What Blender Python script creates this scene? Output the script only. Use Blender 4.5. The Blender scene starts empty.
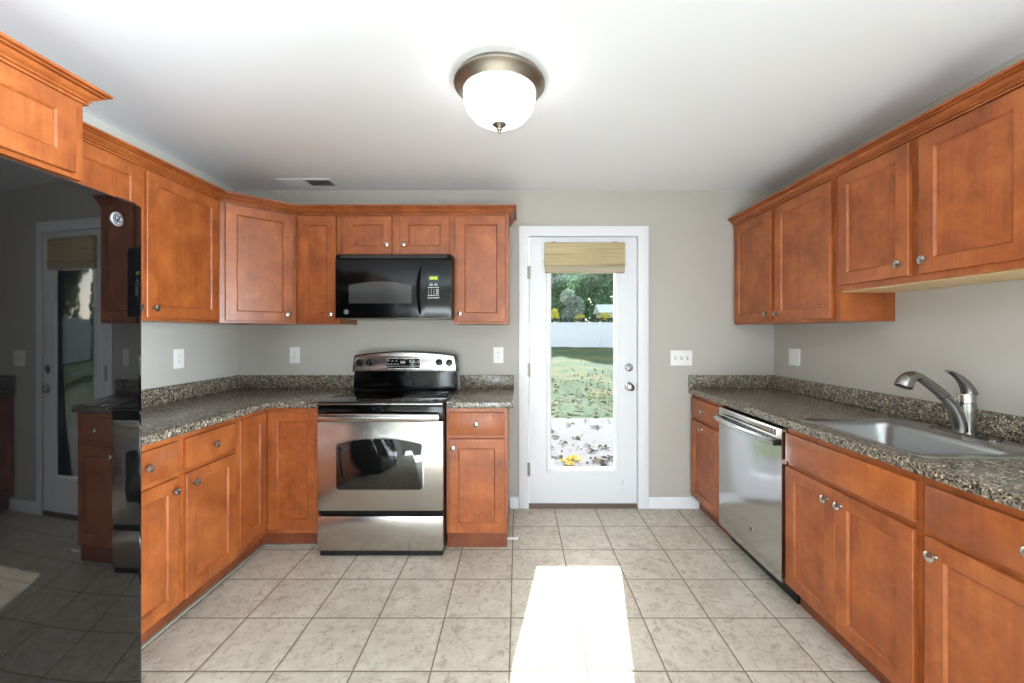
import bpy, bmesh, math, random
from mathutils import Vector, Matrix
random.seed(7)
PI = math.pi
S = bpy.context.scene
COL = S.collection

# ------------------------------------------------------------------ camera
F, CX, CY, H = 405.0, 518.0, 332.5, 1.347      # focal length, optical axis (pixels of 1024x683), eye height
cam_d = bpy.data.cameras.new('camera')
cam = bpy.data.objects.new('camera', cam_d); COL.objects.link(cam)
cam.location = (0, 0, H); cam.rotation_euler = (PI/2, 0, 0)
cam_d.sensor_width = 36.0; cam_d.lens = F/1024*36.0
cam_d.shift_x = -(CX-512)/1024; cam_d.shift_y = (CY-341.5)/1024
cam_d.clip_start = 0.02; cam_d.clip_end = 300
S.camera = cam

# ------------------------------------------------------------------ sky, sun, daylight, exposure
SUN_EL, SUN_AZ = math.radians(20.5), math.atan2(0.186, 1.0)
W = bpy.data.worlds.new('sky'); S.world = W; W.use_nodes = True
wn = W.node_tree.nodes; wl = W.node_tree.links
sky = wn.new('ShaderNodeTexSky'); sky.sky_type = 'NISHITA'; sky.sun_disc = False
sky.sun_elevation = SUN_EL; sky.sun_rotation = SUN_AZ; sky.air_density = 1.0; sky.dust_density = 1.5; sky.ozone_density = 1.0
hs_ = wn.new('ShaderNodeHueSaturation'); hs_.inputs['Saturation'].default_value = 0.45
wl.new(sky.outputs[0], hs_.inputs['Color']); wl.new(hs_.outputs[0], wn['Background'].inputs[0]); wn['Background'].inputs[1].default_value = 0.34

def lamp(name, kind, loc, rot, energy, color=(1, 1, 1), **kw):
    d = bpy.data.lights.new(name, kind); d.energy = energy; d.color = color
    for k, v in kw.items(): setattr(d, k, v)
    o = bpy.data.objects.new(name, d); COL.objects.link(o); o.location = loc; o.rotation_euler = rot
    return o
sdir = Vector((0.186, 1.0, math.tan(SUN_EL)*math.hypot(0.186, 1.0))).normalized()      # towards the sun
so = lamp('sun', 'SUN', (4, 30, 20), (0, 0, 0), 12.5, (1.0, 0.985, 0.965), angle=math.radians(0.6))
so.rotation_euler = sdir.to_track_quat('Z', 'Y').to_euler()
# daylight entering by the windows of the room behind the camera
lamp('rear_window_daylight', 'AREA', (0.36, -3.75, 1.05), (math.radians(105), 0, 0), 60, (0.82, 0.92, 1.0), shape='RECTANGLE', size=0.8, size_y=1.9)
lamp('side_window_daylight', 'AREA', (2.20, -1.2, 1.05), (0, math.radians(97), 0), 700, (0.80, 0.915, 1.0), shape='RECTANGLE', size=1.7, size_y=1.6)
# added fill light low behind the camera, no real fixture, brightens the ceiling
lamp('ceiling_fill', 'AREA', (-0.7, -2.3, 0.25), (math.radians(128), 0, 0), 38, (0.80, 0.91, 1.0), shape='RECTANGLE', size=2.0, size_y=0.5)
S.view_settings.view_transform = 'Standard'; S.view_settings.look = 'None'
S.view_settings.gamma = 1.0; S.view_settings.use_curve_mapping = False
S.view_settings.exposure = 0.80

# ------------------------------------------------------------------ room measures
YB, XL, XR, ZC, YR = 3.108, -2.147, 1.965, 2.438, -3.5     # back wall, left wall, right wall, ceiling, rear wall

# ------------------------------------------------------------------ materials
def srgb(r, g, b):
    f = lambda c: (c/255/12.92) if c/255 <= 0.04045 else ((c/255+0.055)/1.055)**2.4
    return (f(r), f(g), f(b), 1)
class NT:
    def __init__(s, name):
        s.m = bpy.data.materials.new(name); s.m.use_nodes = True
        s.t = s.m.node_tree; s.n = s.t.nodes; s.b = s.n['Principled BSDF']; s.out = s.n['Material Output']
    def new(s, t, **kw):
        n = s.n.new(t)
        for k, v in kw.items(): setattr(n, k, v)
        return n
    def link(s, a, b): s.t.links.new(a, b)
    def put(s, node, key, v):
        if hasattr(v, 'is_linked') or isinstance(v, bpy.types.NodeSocket): s.link(v, node.inputs[key])
        else: node.inputs[key].default_value = v
    def math(s, op, a, b=0.0, c=None):
        n = s.new('ShaderNodeMath', operation=op); s.put(n, 0, a); s.put(n, 1, b)
        if c is not None: s.put(n, 2, c)
        return n.outputs[0]
    def mix(s, f, a, b, blend='MIX'):
        n = s.new('ShaderNodeMix', data_type='RGBA', blend_type=blend)
        s.put(n, 0, f); s.put(n, 6, a); s.put(n, 7, b); return n.outputs[2]
    def ramp(s, f, stops, interp='LINEAR'):
        n = s.new('ShaderNodeValToRGB'); n.color_ramp.interpolation = interp
        e = n.color_ramp.elements
        while len(e) < len(stops): e.new(0.5)
        for i, (p, c) in enumerate(stops): e[i].position = p; e[i].color = c
        s.put(n, 0, f); return n.outputs[0]
    def coords(s, scale=(1, 1, 1), rnd=False):
        tc = s.new('ShaderNodeTexCoord'); v = tc.outputs['Object']
        if rnd:
            oi = s.new('ShaderNodeObjectInfo'); m = s.new('ShaderNodeVectorMath', operation='MULTIPLY_ADD')
            cb = s.new('ShaderNodeCombineXYZ')
            for i, k in enumerate((37.0, 11.0, 23.0)): s.put(cb, i, s.math('MULTIPLY', oi.outputs['Random'], k))
            ad = s.new('ShaderNodeVectorMath', operation='ADD'); s.link(v, ad.inputs[0]); s.link(cb.outputs[0], ad.inputs[1]); v = ad.outputs[0]
        mp = s.new('ShaderNodeMapping'); mp.inputs['Scale'].default_value = scale; s.link(v, mp.inputs[0]); return mp.outputs[0]
    def noise(s, vec, scale, detail=3, rough=0.5, dist=0.0):
        n = s.new('ShaderNodeTexNoise'); s.link(vec, n.inputs['Vector'])
        n.inputs['Scale'].default_value = scale; n.inputs['Detail'].default_value = detail
        n.inputs['Roughness'].default_value = rough; n.inputs['Distortion'].default_value = dist
        return n.outputs[0]
    def bump(s, h, strength=0.2, dist=0.002):
        n = s.new('ShaderNodeBump'); n.inputs['Strength'].default_value = strength; n.inputs['Distance'].default_value = dist
        s.link(h, n.inputs['Height']); s.link(n.outputs[0], s.b.inputs['Normal'])
    def set(s, **kw):
        for k, v in kw.items(): s.put(s.b, k.replace('_', ' '), v)
        return s.m

def plain(name, col, rough=0.5, metal=0.0, spec=0.5, noise_amt=0.04, nscale=60):
    t = NT(name); v = t.coords(); n = t.noise(v, nscale, 2)
    c2 = tuple(max(0, x*(1-noise_amt*3)) for x in col[:3])+(1,)
    t.set(Base_Color=t.mix(n, col, c2), Roughness=rough, Metallic=metal, Specular_IOR_Level=spec)
    return t.m

M = {}
def wood(name, light, mid, dark, rough=0.40):
    t = NT(name); v = t.coords((1, 1, 1), True); g = t.coords((34, 34, 1.6), True)
    blot = t.noise(v, 5.5, 4, 0.6, 0.4); grain = t.noise(g, 2.0, 5, 0.62, 0.3); fine = t.noise(v, 38, 3, 0.55)
    f = t.math('ADD', t.math('MULTIPLY', blot, 0.62), t.math('ADD', t.math('MULTIPLY', grain, 0.24), t.math('MULTIPLY', fine, 0.14)))
    c = t.ramp(f, [(0.32, dark), (0.5, mid), (0.68, light)])
    t.set(Base_Color=c, Roughness=rough, Specular_IOR_Level=0.5, Coat_Weight=0.12, Coat_Roughness=0.2)
    t.bump(grain, 0.06, 0.001); return t.m
M['wood'] = wood('stained_maple', srgb(178, 101, 49), srgb(151, 79, 35), srgb(114, 54, 22))
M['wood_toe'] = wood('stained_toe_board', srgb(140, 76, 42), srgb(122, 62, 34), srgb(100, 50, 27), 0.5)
M['wood_raw'] = wood('pale_underside', srgb(226, 196, 150), srgb(214, 182, 136), srgb(200, 168, 120), 0.55)

t = NT('wall_paint'); v = t.coords(); n = t.noise(v, 180, 2)
t.set(Base_Color=t.mix(t.noise(v, 1.3, 2), srgb(182, 177, 169), srgb(177, 172, 164)), Roughness=0.7); t.bump(n, 0.05, 0.001); M['wall'] = t.m
t = NT('ceiling_paint'); v = t.coords()
t.set(Base_Color=t.mix(t.noise(v, 1.0, 2), srgb(238, 240, 244), srgb(235, 237, 241)), Roughness=0.8); t.bump(t.noise(v, 220, 2), 0.05, 0.001); M['ceiling'] = t.m
M['white'] = plain('white_gloss_paint', srgb(226, 226, 229), 0.35, noise_amt=0.01)
M['white_plate'] = plain('white_plastic', srgb(236, 234, 230), 0.35, noise_amt=0.01)
M['shoe'] = plain('grey_shoe_strip', srgb(140, 132, 120), 0.6)
M['slot'] = plain('dark_slot', srgb(60, 58, 58), 0.5)
M['grey_gap'] = plain('grey_plastic', srgb(170, 170, 172), 0.5)

# floor tile: pitch and phase measured from the photograph's grout lines
t = NT('floor_tile'); tc = t.new('ShaderNodeTexCoord'); sp = t.new('ShaderNodeSeparateXYZ'); t.link(tc.outputs['Object'], sp.inputs[0])
u = t.math('DIVIDE', t.math('ADD', sp.outputs[0], 0.034), 0.312); w_ = t.math('DIVIDE', t.math('SUBTRACT', sp.outputs[1], 2.512), 0.3005)
du = t.math('MULTIPLY', t.math('PINGPONG', u, 0.5), 0.312); dv = t.math('MULTIPLY', t.math('PINGPONG', w_, 0.5), 0.3005)
dist = t.math('MINIMUM', du, dv)
mr = t.new('ShaderNodeMapRange', interpolation_type='SMOOTHSTEP'); t.put(mr, 'Value', dist); t.put(mr, 'From Min', 0.0018); t.put(mr, 'From Max', 0.0042)
tile = mr.outputs[0]
cb = t.new('ShaderNodeCombineXYZ'); t.put(cb, 0, t.math('FLOOR', u)); t.put(cb, 1, t.math('FLOOR', w_))
wnz = t.new('ShaderNodeTexWhiteNoise', noise_dimensions='2D'); t.link(cb.outputs[0], wnz.inputs[0])
off = t.new('ShaderNodeVectorMath', operation='MULTIPLY_ADD'); t.link(wnz.outputs['Color'], off.inputs[0]); off.inputs[1].default_value = (9, 9, 9); t.link(tc.outputs['Object'], off.inputs[2])
big = t.noise(off.outputs[0], 7, 4, 0.6, 0.8); fine = t.noise(off.outputs[0], 24, 6, 0.72, 0.9)
c = t.ramp(big, [(0.3, srgb(190, 180, 164)), (0.55, srgb(204, 195, 180)), (0.75, srgb(212, 204, 190))])
vein = t.ramp(fine, [(0.34, (1, 1, 1, 1)), (0.42, (0.55, 0.55, 0.55, 1)), (0.50, (0.12, 0.12, 0.12, 1)), (0.58, (0, 0, 0, 1))])
c = t.mix(t.math('MULTIPLY', vein, 0.62), c, srgb(138, 120, 98))
c = t.mix(t.math('MULTIPLY', wnz.outputs['Value'], 0.10), c, srgb(170, 156, 136))
c = t.mix(tile, srgb(122, 108, 91), c)
rg = t.math('SUBTRACT', 0.85, t.math('MULTIPLY', tile, 0.40))
t.set(Base_Color=c, Roughness=rg, Specular_IOR_Level=0.25)
mr2 = t.new('ShaderNodeMapRange', interpolation_type='SMOOTHSTEP'); t.put(mr2, 'Value', dist); t.put(mr2, 'From Min', 0.002); t.put(mr2, 'From Max', 0.010)
hh = t.math('ADD', mr2.outputs[0], t.math('MULTIPLY', fine, 0.25)); t.bump(hh, 0.5, 0.0025); M['floor'] = t.m

# speckled laminate
t = NT('speckled_laminate'); v = t.coords()
vo = t.new('ShaderNodeTexVoronoi'); t.link(v, vo.inputs['Vector']); vo.inputs['Scale'].default_value = 165; vo.inputs['Randomness'].default_value = 1.0
vs = t.new('ShaderNodeSeparateColor'); t.link(vo.outputs['Color'], vs.inputs[0])
patch = t.noise(v, 22, 3, 0.6)
k = t.math('ADD', t.math('MULTIPLY', vs.outputs[0], 0.8), t.math('MULTIPLY', patch, 0.3))
c = t.ramp(k, [(0.16, srgb(38, 33, 30)), (0.36, srgb(76, 68, 62)), (0.50, srgb(106, 97, 87)), (0.64, srgb(134, 122, 104)), (0.78, srgb(90, 83, 78)), (0.92, srgb(182, 168, 144))])
t.set(Base_Color=c, Roughness=0.27, Specular_IOR_Level=0.8); M['laminate'] = t.m

def steel(name, col, rough, aniso=0.0, rot=0.0, streak=(1, 1, 1)):
    t = NT(name); v = t.coords(streak); n = t.noise(v, 60, 3)
    t.set(Base_Color=t.mix(n, col, tuple(x*0.93 for x in col[:3])+(1,)), Metallic=1.0, Roughness=rough, Anisotropic=aniso, Anisotropic_Rotation=rot)
    if aniso:
        tg = t.new('ShaderNodeTangent', direction_type='RADIAL', axis='Z'); t.link(tg.outputs[0], t.b.inputs['Tangent'])
    return t.m
M['steel'] = steel('brushed_steel', srgb(196, 191, 186), 0.22, 0.5, 0.0, (1, 1, 60))
M['steel_dw'] = steel('dishwasher_steel', srgb(205, 206, 208), 0.17, 0.4, 0.0, (60, 60, 1))
M['sink_steel'] = steel('satin_sink_steel', srgb(172, 172, 171), 0.32, 0, 0, (0.05, 0.05, 0.05))
M['faucet_steel'] = steel('faucet_nickel', srgb(150, 146, 142), 0.24)
M['nickel'] = steel('knob_nickel', srgb(188, 184, 178), 0.26)
M['pewter'] = steel('pewter_metal', srgb(160, 152, 140), 0.42)
M['chrome'] = steel('door_chrome', srgb(170, 170, 172), 0.18)
M['black'] = plain('black_gloss', srgb(8, 8, 9), 0.14, spec=0.32, noise_amt=0.0)
M['fridge_black'] = plain('black_gloss_door', srgb(5, 5, 6), 0.03, spec=0.85, noise_amt=0.0)
M['black_matte'] = plain('black_matte', srgb(16, 16, 17), 0.4)
M['cooktop'] = plain('black_ceramic', srgb(8, 8, 9), 0.06, spec=0.6, noise_amt=0.0)
M['burner'] = plain('burner_ring', srgb(48, 46, 46), 0.25)
M['oven_glass'] = plain('oven_glass', srgb(13, 14, 14), 0.04, spec=0.9, noise_amt=0.0)
M['micro_glass'] = plain('microwave_glass', srgb(58, 58, 58), 0.12, spec=0.45, noise_amt=0.0)
M['mark'] = plain('printed_marks', srgb(205, 205, 205), 0.5)
M['mark_blue'] = plain('printed_marks_blue', srgb(120, 120, 170), 0.5)
M['badge'] = plain('badge_silver', srgb(176, 176, 178), 0.35, metal=0.6)
M['badge_dark'] = plain('badge_script', srgb(38, 38, 42), 0.45)
M['lawn_edge'] = plain('threshold_bronze', srgb(92, 70, 58), 0.5)

def emit(name, col, st):
    t = NT(name); v = t.coords(); n = t.noise(v, 9, 2)
    t.set(Base_Color=col, Emission_Color=t.mix(n, col, tuple(x*0.93 for x in col[:3])+(1,)), Emission_Strength=st, Roughness=0.35); return t.m
M['dome'] = emit('lit_opal_glass', (1.0, 0.975, 0.945, 1), 4.0)
M['lcd'] = emit('lit_display', srgb(170, 190, 50), 0.45)

t = NT('window_pane'); tr = t.new('ShaderNodeBsdfTransparent'); gl = t.new('ShaderNodeBsdfGlossy'); gl.inputs['Roughness'].default_value = 0.01
fr = t.new('ShaderNodeFresnel'); fr.inputs[0].default_value = 1.45; mx = t.new('ShaderNodeMixShader')
tr.inputs[0].default_value = (0.97, 0.985, 0.98, 1)
t.link(fr.outputs[0], mx.inputs[0]); t.link(tr.outputs[0], mx.inputs[1]); t.link(gl.outputs[0], mx.inputs[2]); t.link(mx.outputs[0], t.out.inputs[0]); M['pane'] = t.m

t = NT('woven_bamboo'); v = t.coords((1.5, 1.5, 150)); n = t.noise(v, 1.6, 3); th = t.noise(t.coords((90, 90, 3)), 2, 2)
c = t.ramp(n, [(0.3, srgb(146, 128, 92)), (0.5, srgb(184, 166, 124)), (0.7, srgb(204, 188, 150))])
t.set(Base_Color=t.mix(t.math('MULTIPLY', th, 0.2), c, srgb(110, 92, 58)), Roughness=0.75); t.bump(n, 0.5, 0.004); M['bamboo'] = t.m
M['bamboo_back'] = plain('bamboo_fold', srgb(176, 164, 140), 0.75)

t = NT('concrete'); v = t.coords(); a = t.noise(v, 1.4, 5, 0.65); b_ = t.noise(v, 40, 3)
c = t.mix(a, srgb(88, 90, 95), srgb(116, 117, 119)); t.set(Base_Color=t.mix(t.math('MULTIPLY', b_, 0.3), c, srgb(120, 118, 116)), Roughness=0.95, Specular_IOR_Level=0.1); t.bump(b_, 0.3, 0.004); M['concrete'] = t.m
t = NT('lawn_turf'); v = t.coords(); a = t.noise(v, 0.45, 4, 0.6, 0.5); b_ = t.noise(v, 9, 5, 0.7); l = t.noise(v, 26, 3, 0.6)
c = t.ramp(a, [(0.3, srgb(44, 80, 56)), (0.48, srgb(60, 92, 56)), (0.58, srgb(98, 102, 60)), (0.7, srgb(48, 80, 62))])
c = t.mix(t.ramp(b_, [(0.45, (0, 0, 0, 1)), (0.7, (0.6, 0.6, 0.6, 1))]), c, srgb(84, 74, 62))
c = t.mix(t.ramp(l, [(0.62, (0, 0, 0, 1)), (0.7, (0.8, 0.8, 0.8, 1))]), c, srgb(128, 120, 106))
t.set(Base_Color=c, Roughness=1.0, Specular_IOR_Level=0.05); t.bump(b_, 0.5, 0.03); M['lawn'] = t.m
t = NT('vinyl_fence'); v = t.coords(); t.set(Base_Color=t.mix(t.noise(v, 2, 2), srgb(240, 242, 246), srgb(232, 235, 240)), Roughness=0.5); M['vinyl'] = t.m
M['vinyl_gap'] = plain('vinyl_groove', srgb(200, 206, 214), 0.6)
def leafmat(name, a, b, c3=None):
    t = NT(name); g = t.new('ShaderNodeNewGeometry'); tc = t.coords(); n = t.noise(tc, 1.3, 2)
    r = t.math('ADD', t.math('MULTIPLY', g.outputs['Random Per Island'], 0.75), t.math('MULTIPLY', n, 0.25))
    c = t.ramp(r, [(0.1, a), (0.6, b), (0.92, c3 or b)])
    tl = t.new('ShaderNodeBsdfTranslucent'); t.link(c, tl.inputs[0]); t.set(Base_Color=c, Roughness=0.8, Specular_IOR_Level=0.1)
    mx = t.new('ShaderNodeMixShader'); mx.inputs[0].default_value = 0.45
    t.link(t.b.outputs[0], mx.inputs[1]); t.link(tl.outputs[0], mx.inputs[2]); t.link(mx.outputs[0], t.out.inputs[0]); return t.m
M['leaf'] = leafmat('tree_leaves', srgb(70, 110, 78), srgb(112, 154, 112), srgb(166, 194, 150))
M['leaf_grey'] = leafmat('grey_green_leaves', srgb(128, 146, 134), srgb(168, 182, 168), srgb(200, 208, 192))
M['leaf_yellow'] = leafmat('yellow_leaves', srgb(186, 186, 70), srgb(232, 222, 96), srgb(244, 234, 130))
M['leaf_dark'] = leafmat('hedge_leaves', srgb(44, 66, 56), srgb(66, 90, 76), srgb(88, 108, 92))
M['leaf_fallen'] = leafmat('fallen_leaves', srgb(52, 48, 42), srgb(78, 70, 58), srgb(118, 104, 54))
M['leaf_fallen_yellow'] = leafmat('fallen_yellow_leaves', srgb(190, 160, 50), srgb(222, 196, 80), srgb(150, 128, 60))
M['bark'] = plain('bark', srgb(96, 84, 72), 0.9, noise_amt=0.15, nscale=20)
M['siding'] = plain('white_siding', srgb(232, 238, 232), 0.7)
M['roof_pale'] = plain('pale_roof', srgb(226, 234, 226), 0.6)

# ------------------------------------------------------------------ mesh helpers
class MB:
    def __init__(s): s.b = bmesh.new()
    def box(s, x0, x1, y0, y1, z0, z1, bev=0.0, seg=2):
        b = s.b; lo = (min(x0, x1), min(y0, y1), min(z0, z1)); hi = (max(x0, x1), max(y0, y1), max(z0, z1))
        vs = [b.verts.new((hi[0] if i & 1 else lo[0], hi[1] if i & 2 else lo[1], hi[2] if i & 4 else lo[2])) for i in range(8)]
        fs = [b.faces.new([vs[i] for i in f]) for f in ((0, 2, 3, 1), (4, 5, 7, 6), (0, 1, 5, 4), (2, 6, 7, 3), (0, 4, 6, 2), (1, 3, 7, 5))]
        if bev:
            es = list({e for f in fs for e in f.edges})
            bmesh.ops.bevel(b, geom=es, offset=bev, segments=seg, affect='EDGES', profile=0.5)
        return s
    def cells(s, us, vs, w0, w1, hole, mp, bev=0.0):
        """extruded grid of cells: us, vs breakpoints; hole(u, v) tells which cells are open; mp(u, v, w) -> xyz"""
        b = s.b; us = sorted(set(us)); vs = sorted(set(vs)); cache = {}
        def P(i, j, k):
            if (i, j, k) not in cache: cache[(i, j, k)] = b.verts.new(mp(us[i], vs[j], (w0, w1)[k]))
            return cache[(i, j, k)]
        nu, nv = len(us)-1, len(vs)-1
        on = lambda i, j: 0 <= i < nu and 0 <= j < nv and not hole((us[i]+us[i+1])/2, (vs[j]+vs[j+1])/2)
        fs = []
        for i in range(nu):
            for j in range(nv):
                if not on(i, j): continue
                fs.append(b.faces.new((P(i, j, 0), P(i, j+1, 0), P(i+1, j+1, 0), P(i+1, j, 0))))
                fs.append(b.faces.new((P(i, j, 1), P(i+1, j, 1), P(i+1, j+1, 1), P(i, j+1, 1))))
                for di, dj, a, c in ((-1, 0, (i, j), (i, j+1)), (1, 0, (i+1, j+1), (i+1, j)), (0, -1, (i+1, j), (i, j)), (0, 1, (i, j+1), (i+1, j+1))):
                    if not on(i+di, j+dj): fs.append(b.faces.new((P(*a, 0), P(*a, 1), P(*c, 1), P(*c, 0))))
        bmesh.ops.recalc_face_normals(b, faces=fs)
        if bev:
            es = [e for e in {e for f in fs for e in f.edges} if len(e.link_faces) == 2 and e.calc_face_angle(0) > 0.5]
            bmesh.ops.bevel(b, geom=es, offset=bev, segments=3, affect='EDGES', profile=0.5, clamp_overlap=True)
        return s
    def prism(s, pts, w0, w1, mp, bev=0.0, seg=2):
        b = s.b
        A = [b.verts.new(mp(p[0], p[1], w0)) for p in pts]; B = [b.verts.new(mp(p[0], p[1], w1)) for p in pts]; n = len(pts)
        fs = [b.faces.new(A[::-1]), b.faces.new(B)] + [b.faces.new((A[i], A[(i+1) % n], B[(i+1) % n], B[i])) for i in range(n)]
        bmesh.ops.recalc_face_normals(b, faces=fs)
        if bev:
            es = list({e for f in fs[:2] for e in f.edges})
            bmesh.ops.bevel(b, geom=es, offset=bev, segments=seg, affect='EDGES', profile=0.5)
        return s
    def loft(s, loops, cap0=True, cap1=True, closed=True):
        b = s.b; L = [[b.verts.new(p) for p in lp] for lp in loops]; n = len(L[0]); fs = []
        for a, c in zip(L[:-1], L[1:]):
            for i in range(n if closed else n-1): fs.append(b.faces.new((a[i], a[(i+1) % n], c[(i+1) % n], c[i])))
        if cap0: fs.append(b.faces.new(L[0][::-1]))
        if cap1: fs.append(b.faces.new(L[-1]))
        bmesh.ops.recalc_face_normals(b, faces=fs); return s
    def lathe(s, prof, o=(0, 0, 0), axis=(0, 0, 1), n=24):
        """prof: (radius, height) pairs along axis from o"""
        ax = Vector(axis).normalized(); q = Vector((0, 0, 1)).rotation_difference(ax); o = Vector(o); b = s.b
        loops = [[o + q @ Vector((max(r, 1e-5)*math.cos(2*PI*i/n), max(r, 1e-5)*math.sin(2*PI*i/n), h)) for i in range(n)] for r, h in prof]
        return s.loft(loops)
    def tube(s, pts, r, n=10, flat=None):
        pts = [Vector(p) for p in pts]; N = len(pts); rs = r if isinstance(r, (list, tuple)) else [r]*N
        T = [(pts[min(i+1, N-1)]-pts[max(i-1, 0)]).normalized() for i in range(N)]
        u = T[0].orthogonal().normalized() if flat is None else (Vector(flat)-T[0]*T[0].dot(Vector(flat))).normalized(); loops = []
        for i in range(N):
            u = (u-T[i]*u.dot(T[i])).normalized(); w = T[i].cross(u); ri = rs[i]; ra, rb = ri if isinstance(ri, tuple) else (ri, ri)
            loops.append([pts[i]+u*(ra*math.cos(2*PI*k/n))+w*(rb*math.sin(2*PI*k/n)) for k in range(n)])
        return s.loft(loops)
    def quads(s, n, fn):
        b = s.b
        for i in range(n):
            c, ax, ay = fn(i); v = [b.verts.new(c-ax-ay), b.verts.new(c+ax-ay), b.verts.new(c+ax+ay), b.verts.new(c-ax+ay)]; b.faces.new(v)
        return s
    def mesh(s, name, mat, sharp=35):
        me = bpy.data.meshes.new(name); s.b.to_mesh(me); s.b.free(); me.materials.append(M[mat] if isinstance(mat, str) else mat)
        me.polygons.foreach_set('use_smooth', [True]*len(me.polygons))
        if sharp: me.set_sharp_from_angle(angle=math.radians(sharp))
        me.update(); return me
def part(name, mb, mat, parent=None, label=None, sharp=35):
    o = bpy.data.objects.new(name, mb.mesh(name, mat, sharp) if isinstance(mb, MB) else mb); COL.objects.link(o)
    if parent is not None: o.parent = parent
    if label: o['label'] = label
    return o
def tag(o, label=None, cat=None, group=None, kind=None):
    for k, v in (('label', label), ('category', cat), ('group', group), ('kind', kind)):
        if v: o[k] = v
    return o
def thing(name, label, cat, loc=(0, 0, 0), rz=0.0, group=None):
    o = bpy.data.objects.new(name, None); COL.objects.link(o); o.empty_display_size = 0.1
    o.location = loc; o.rotation_euler = (0, 0, rz); return tag(o, label, cat, group)
def struct(name, mb, mat, parent=None, sharp=35):
    o = part(name, mb, mat, parent, sharp=sharp)
    if parent is None: o['kind'] = 'structure'
    return o
XYZ = lambda u, v, w: (u, v, w)
XZY = lambda u, v, w: (u, w, v)
YZX = lambda u, v, w: (w, u, v)
def rrect(cx, cy, hx, hy, r, z, n=6):
    out = []
    for sx, sy, a0 in ((1, 1, 0), (-1, 1, PI/2), (-1, -1, PI), (1, -1, 3*PI/2)):
        for k in range(n+1):
            a = a0+PI/2*k/n; out.append((cx+sx*(hx-r)+r*math.cos(a), cy+sy*(hy-r)+r*math.sin(a), z))
    return out
def text_mesh(body, size, mat, name, shear=0.0, extrude=0.0006, align='CENTER'):
    cu = bpy.data.curves.new(name, 'FONT'); cu.body = body; cu.size = size; cu.extrude = extrude; cu.shear = shear; cu.align_x = align; cu.align_y = 'CENTER'
    o = bpy.data.objects.new(name+'_tmp', cu); COL.objects.link(o); bpy.context.view_layer.update()
    me = bpy.data.meshes.new_from_object(o.evaluated_get(bpy.context.evaluated_depsgraph_get())); bpy.data.objects.remove(o)
    me.name = name; me.materials.clear(); me.materials.append(M[mat]); return me
def front_text(body, size, mat, name, x, y, z, parent, shear=0.0):
    """text on a plane facing local -Y"""
    me = text_mesh(body, size, mat, name, shear)
    me.transform(Matrix.Translation((x, y, z)) @ Matrix.Rotation(PI/2, 4, 'X')); return part(name, me, mat, parent)

# ------------------------------------------------------------------ the room
struct('floor', MB().box(XL-0.14, XR+0.14, YR-0.14, YB+0.075, -0.05, 0.0), 'floor')
struct('ceiling', MB().box(XL-0.14, XR+0.14, YR-0.14, YB+0.075, ZC, ZC+0.08), 'ceiling')
struct('wall_left', MB().box(XL-0.12, XL, YR, YB, 0, ZC), 'wall')
DX0, DX1, DZ1 = 0.068, 0.931, 2.097          # rough opening of the back door
struct('wall_back', MB().cells([XL-0.12, DX0, DX1, XR+0.12], [0, DZ1, ZC], YB, YB+0.075, lambda x, z: DX0 < x < DX1 and z < DZ1, XZY), 'wall')
SW = (-2.0, -0.4, 0.3, 2.05)                   # window in the right wall, behind the camera
struct('wall_right', MB().cells([YR, SW[0], SW[1], YB], [0, SW[2], SW[3], ZC], XR, XR+0.12, lambda y, z: SW[0] < y < SW[1] and SW[2] < z < SW[3], YZX), 'wall')
RW = (-0.05, 0.76, 0.08, 2.05)
struct('wall_rear', MB().cells([XL-0.12, RW[0], RW[1], XR+0.12], [0, RW[2], RW[3], ZC], YR-0.12, YR, lambda x, z: RW[0] < x < RW[1] and RW[2] < z < RW[3], XZY), 'wall')
def window(name, a0, a1, z0, z1, w0, w1, mp):
    f = 0.05; mid = (a0+a1)/2; zm = (z0+z1)/2
    us = [a0, a0+f, mid-f/2, mid+f/2, a1-f, a1]; vs = [z0, z0+f, zm-f/2, zm+f/2, z1-f, z1]
    o = struct(name, MB().cells(us, vs, w0, w1, lambda u, v: (us[1] < u < us[2] or us[3] < u < us[4]) and (vs[1] < v < vs[2] or vs[3] < v < vs[4]), mp), 'white')
    wm = (w0+w1)/2
    struct('window_pane', MB().cells([a0+f*0.6, a1-f*0.6], [z0+f*0.6, z1-f*0.6], wm-0.003, wm+0.003, lambda u, v: False, mp), 'pane', o)
window('window_1', RW[0], RW[1], RW[2], RW[3], YR-0.09, YR-0.02, XZY)
window('window_2', SW[0], SW[1], SW[2], SW[3], XR+0.02, XR+0.09, YZX)
def baseboard(name, x0, x1):
    pr = [(0, 0), (0.014, 0), (0.014, 0.066), (0.009, 0.078), (0.004, 0.084), (0, 0.084)]
    struct(name, MB().prism([(YB-0.001-d, z) for d, z in pr], x0, x1, lambda u, v, w: (w, u, v+0.001)), 'white')
baseboard('baseboard_back', -0.060, 0.005); baseboard('baseboard_right_of_door', 1.001, 1.385)

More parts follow.
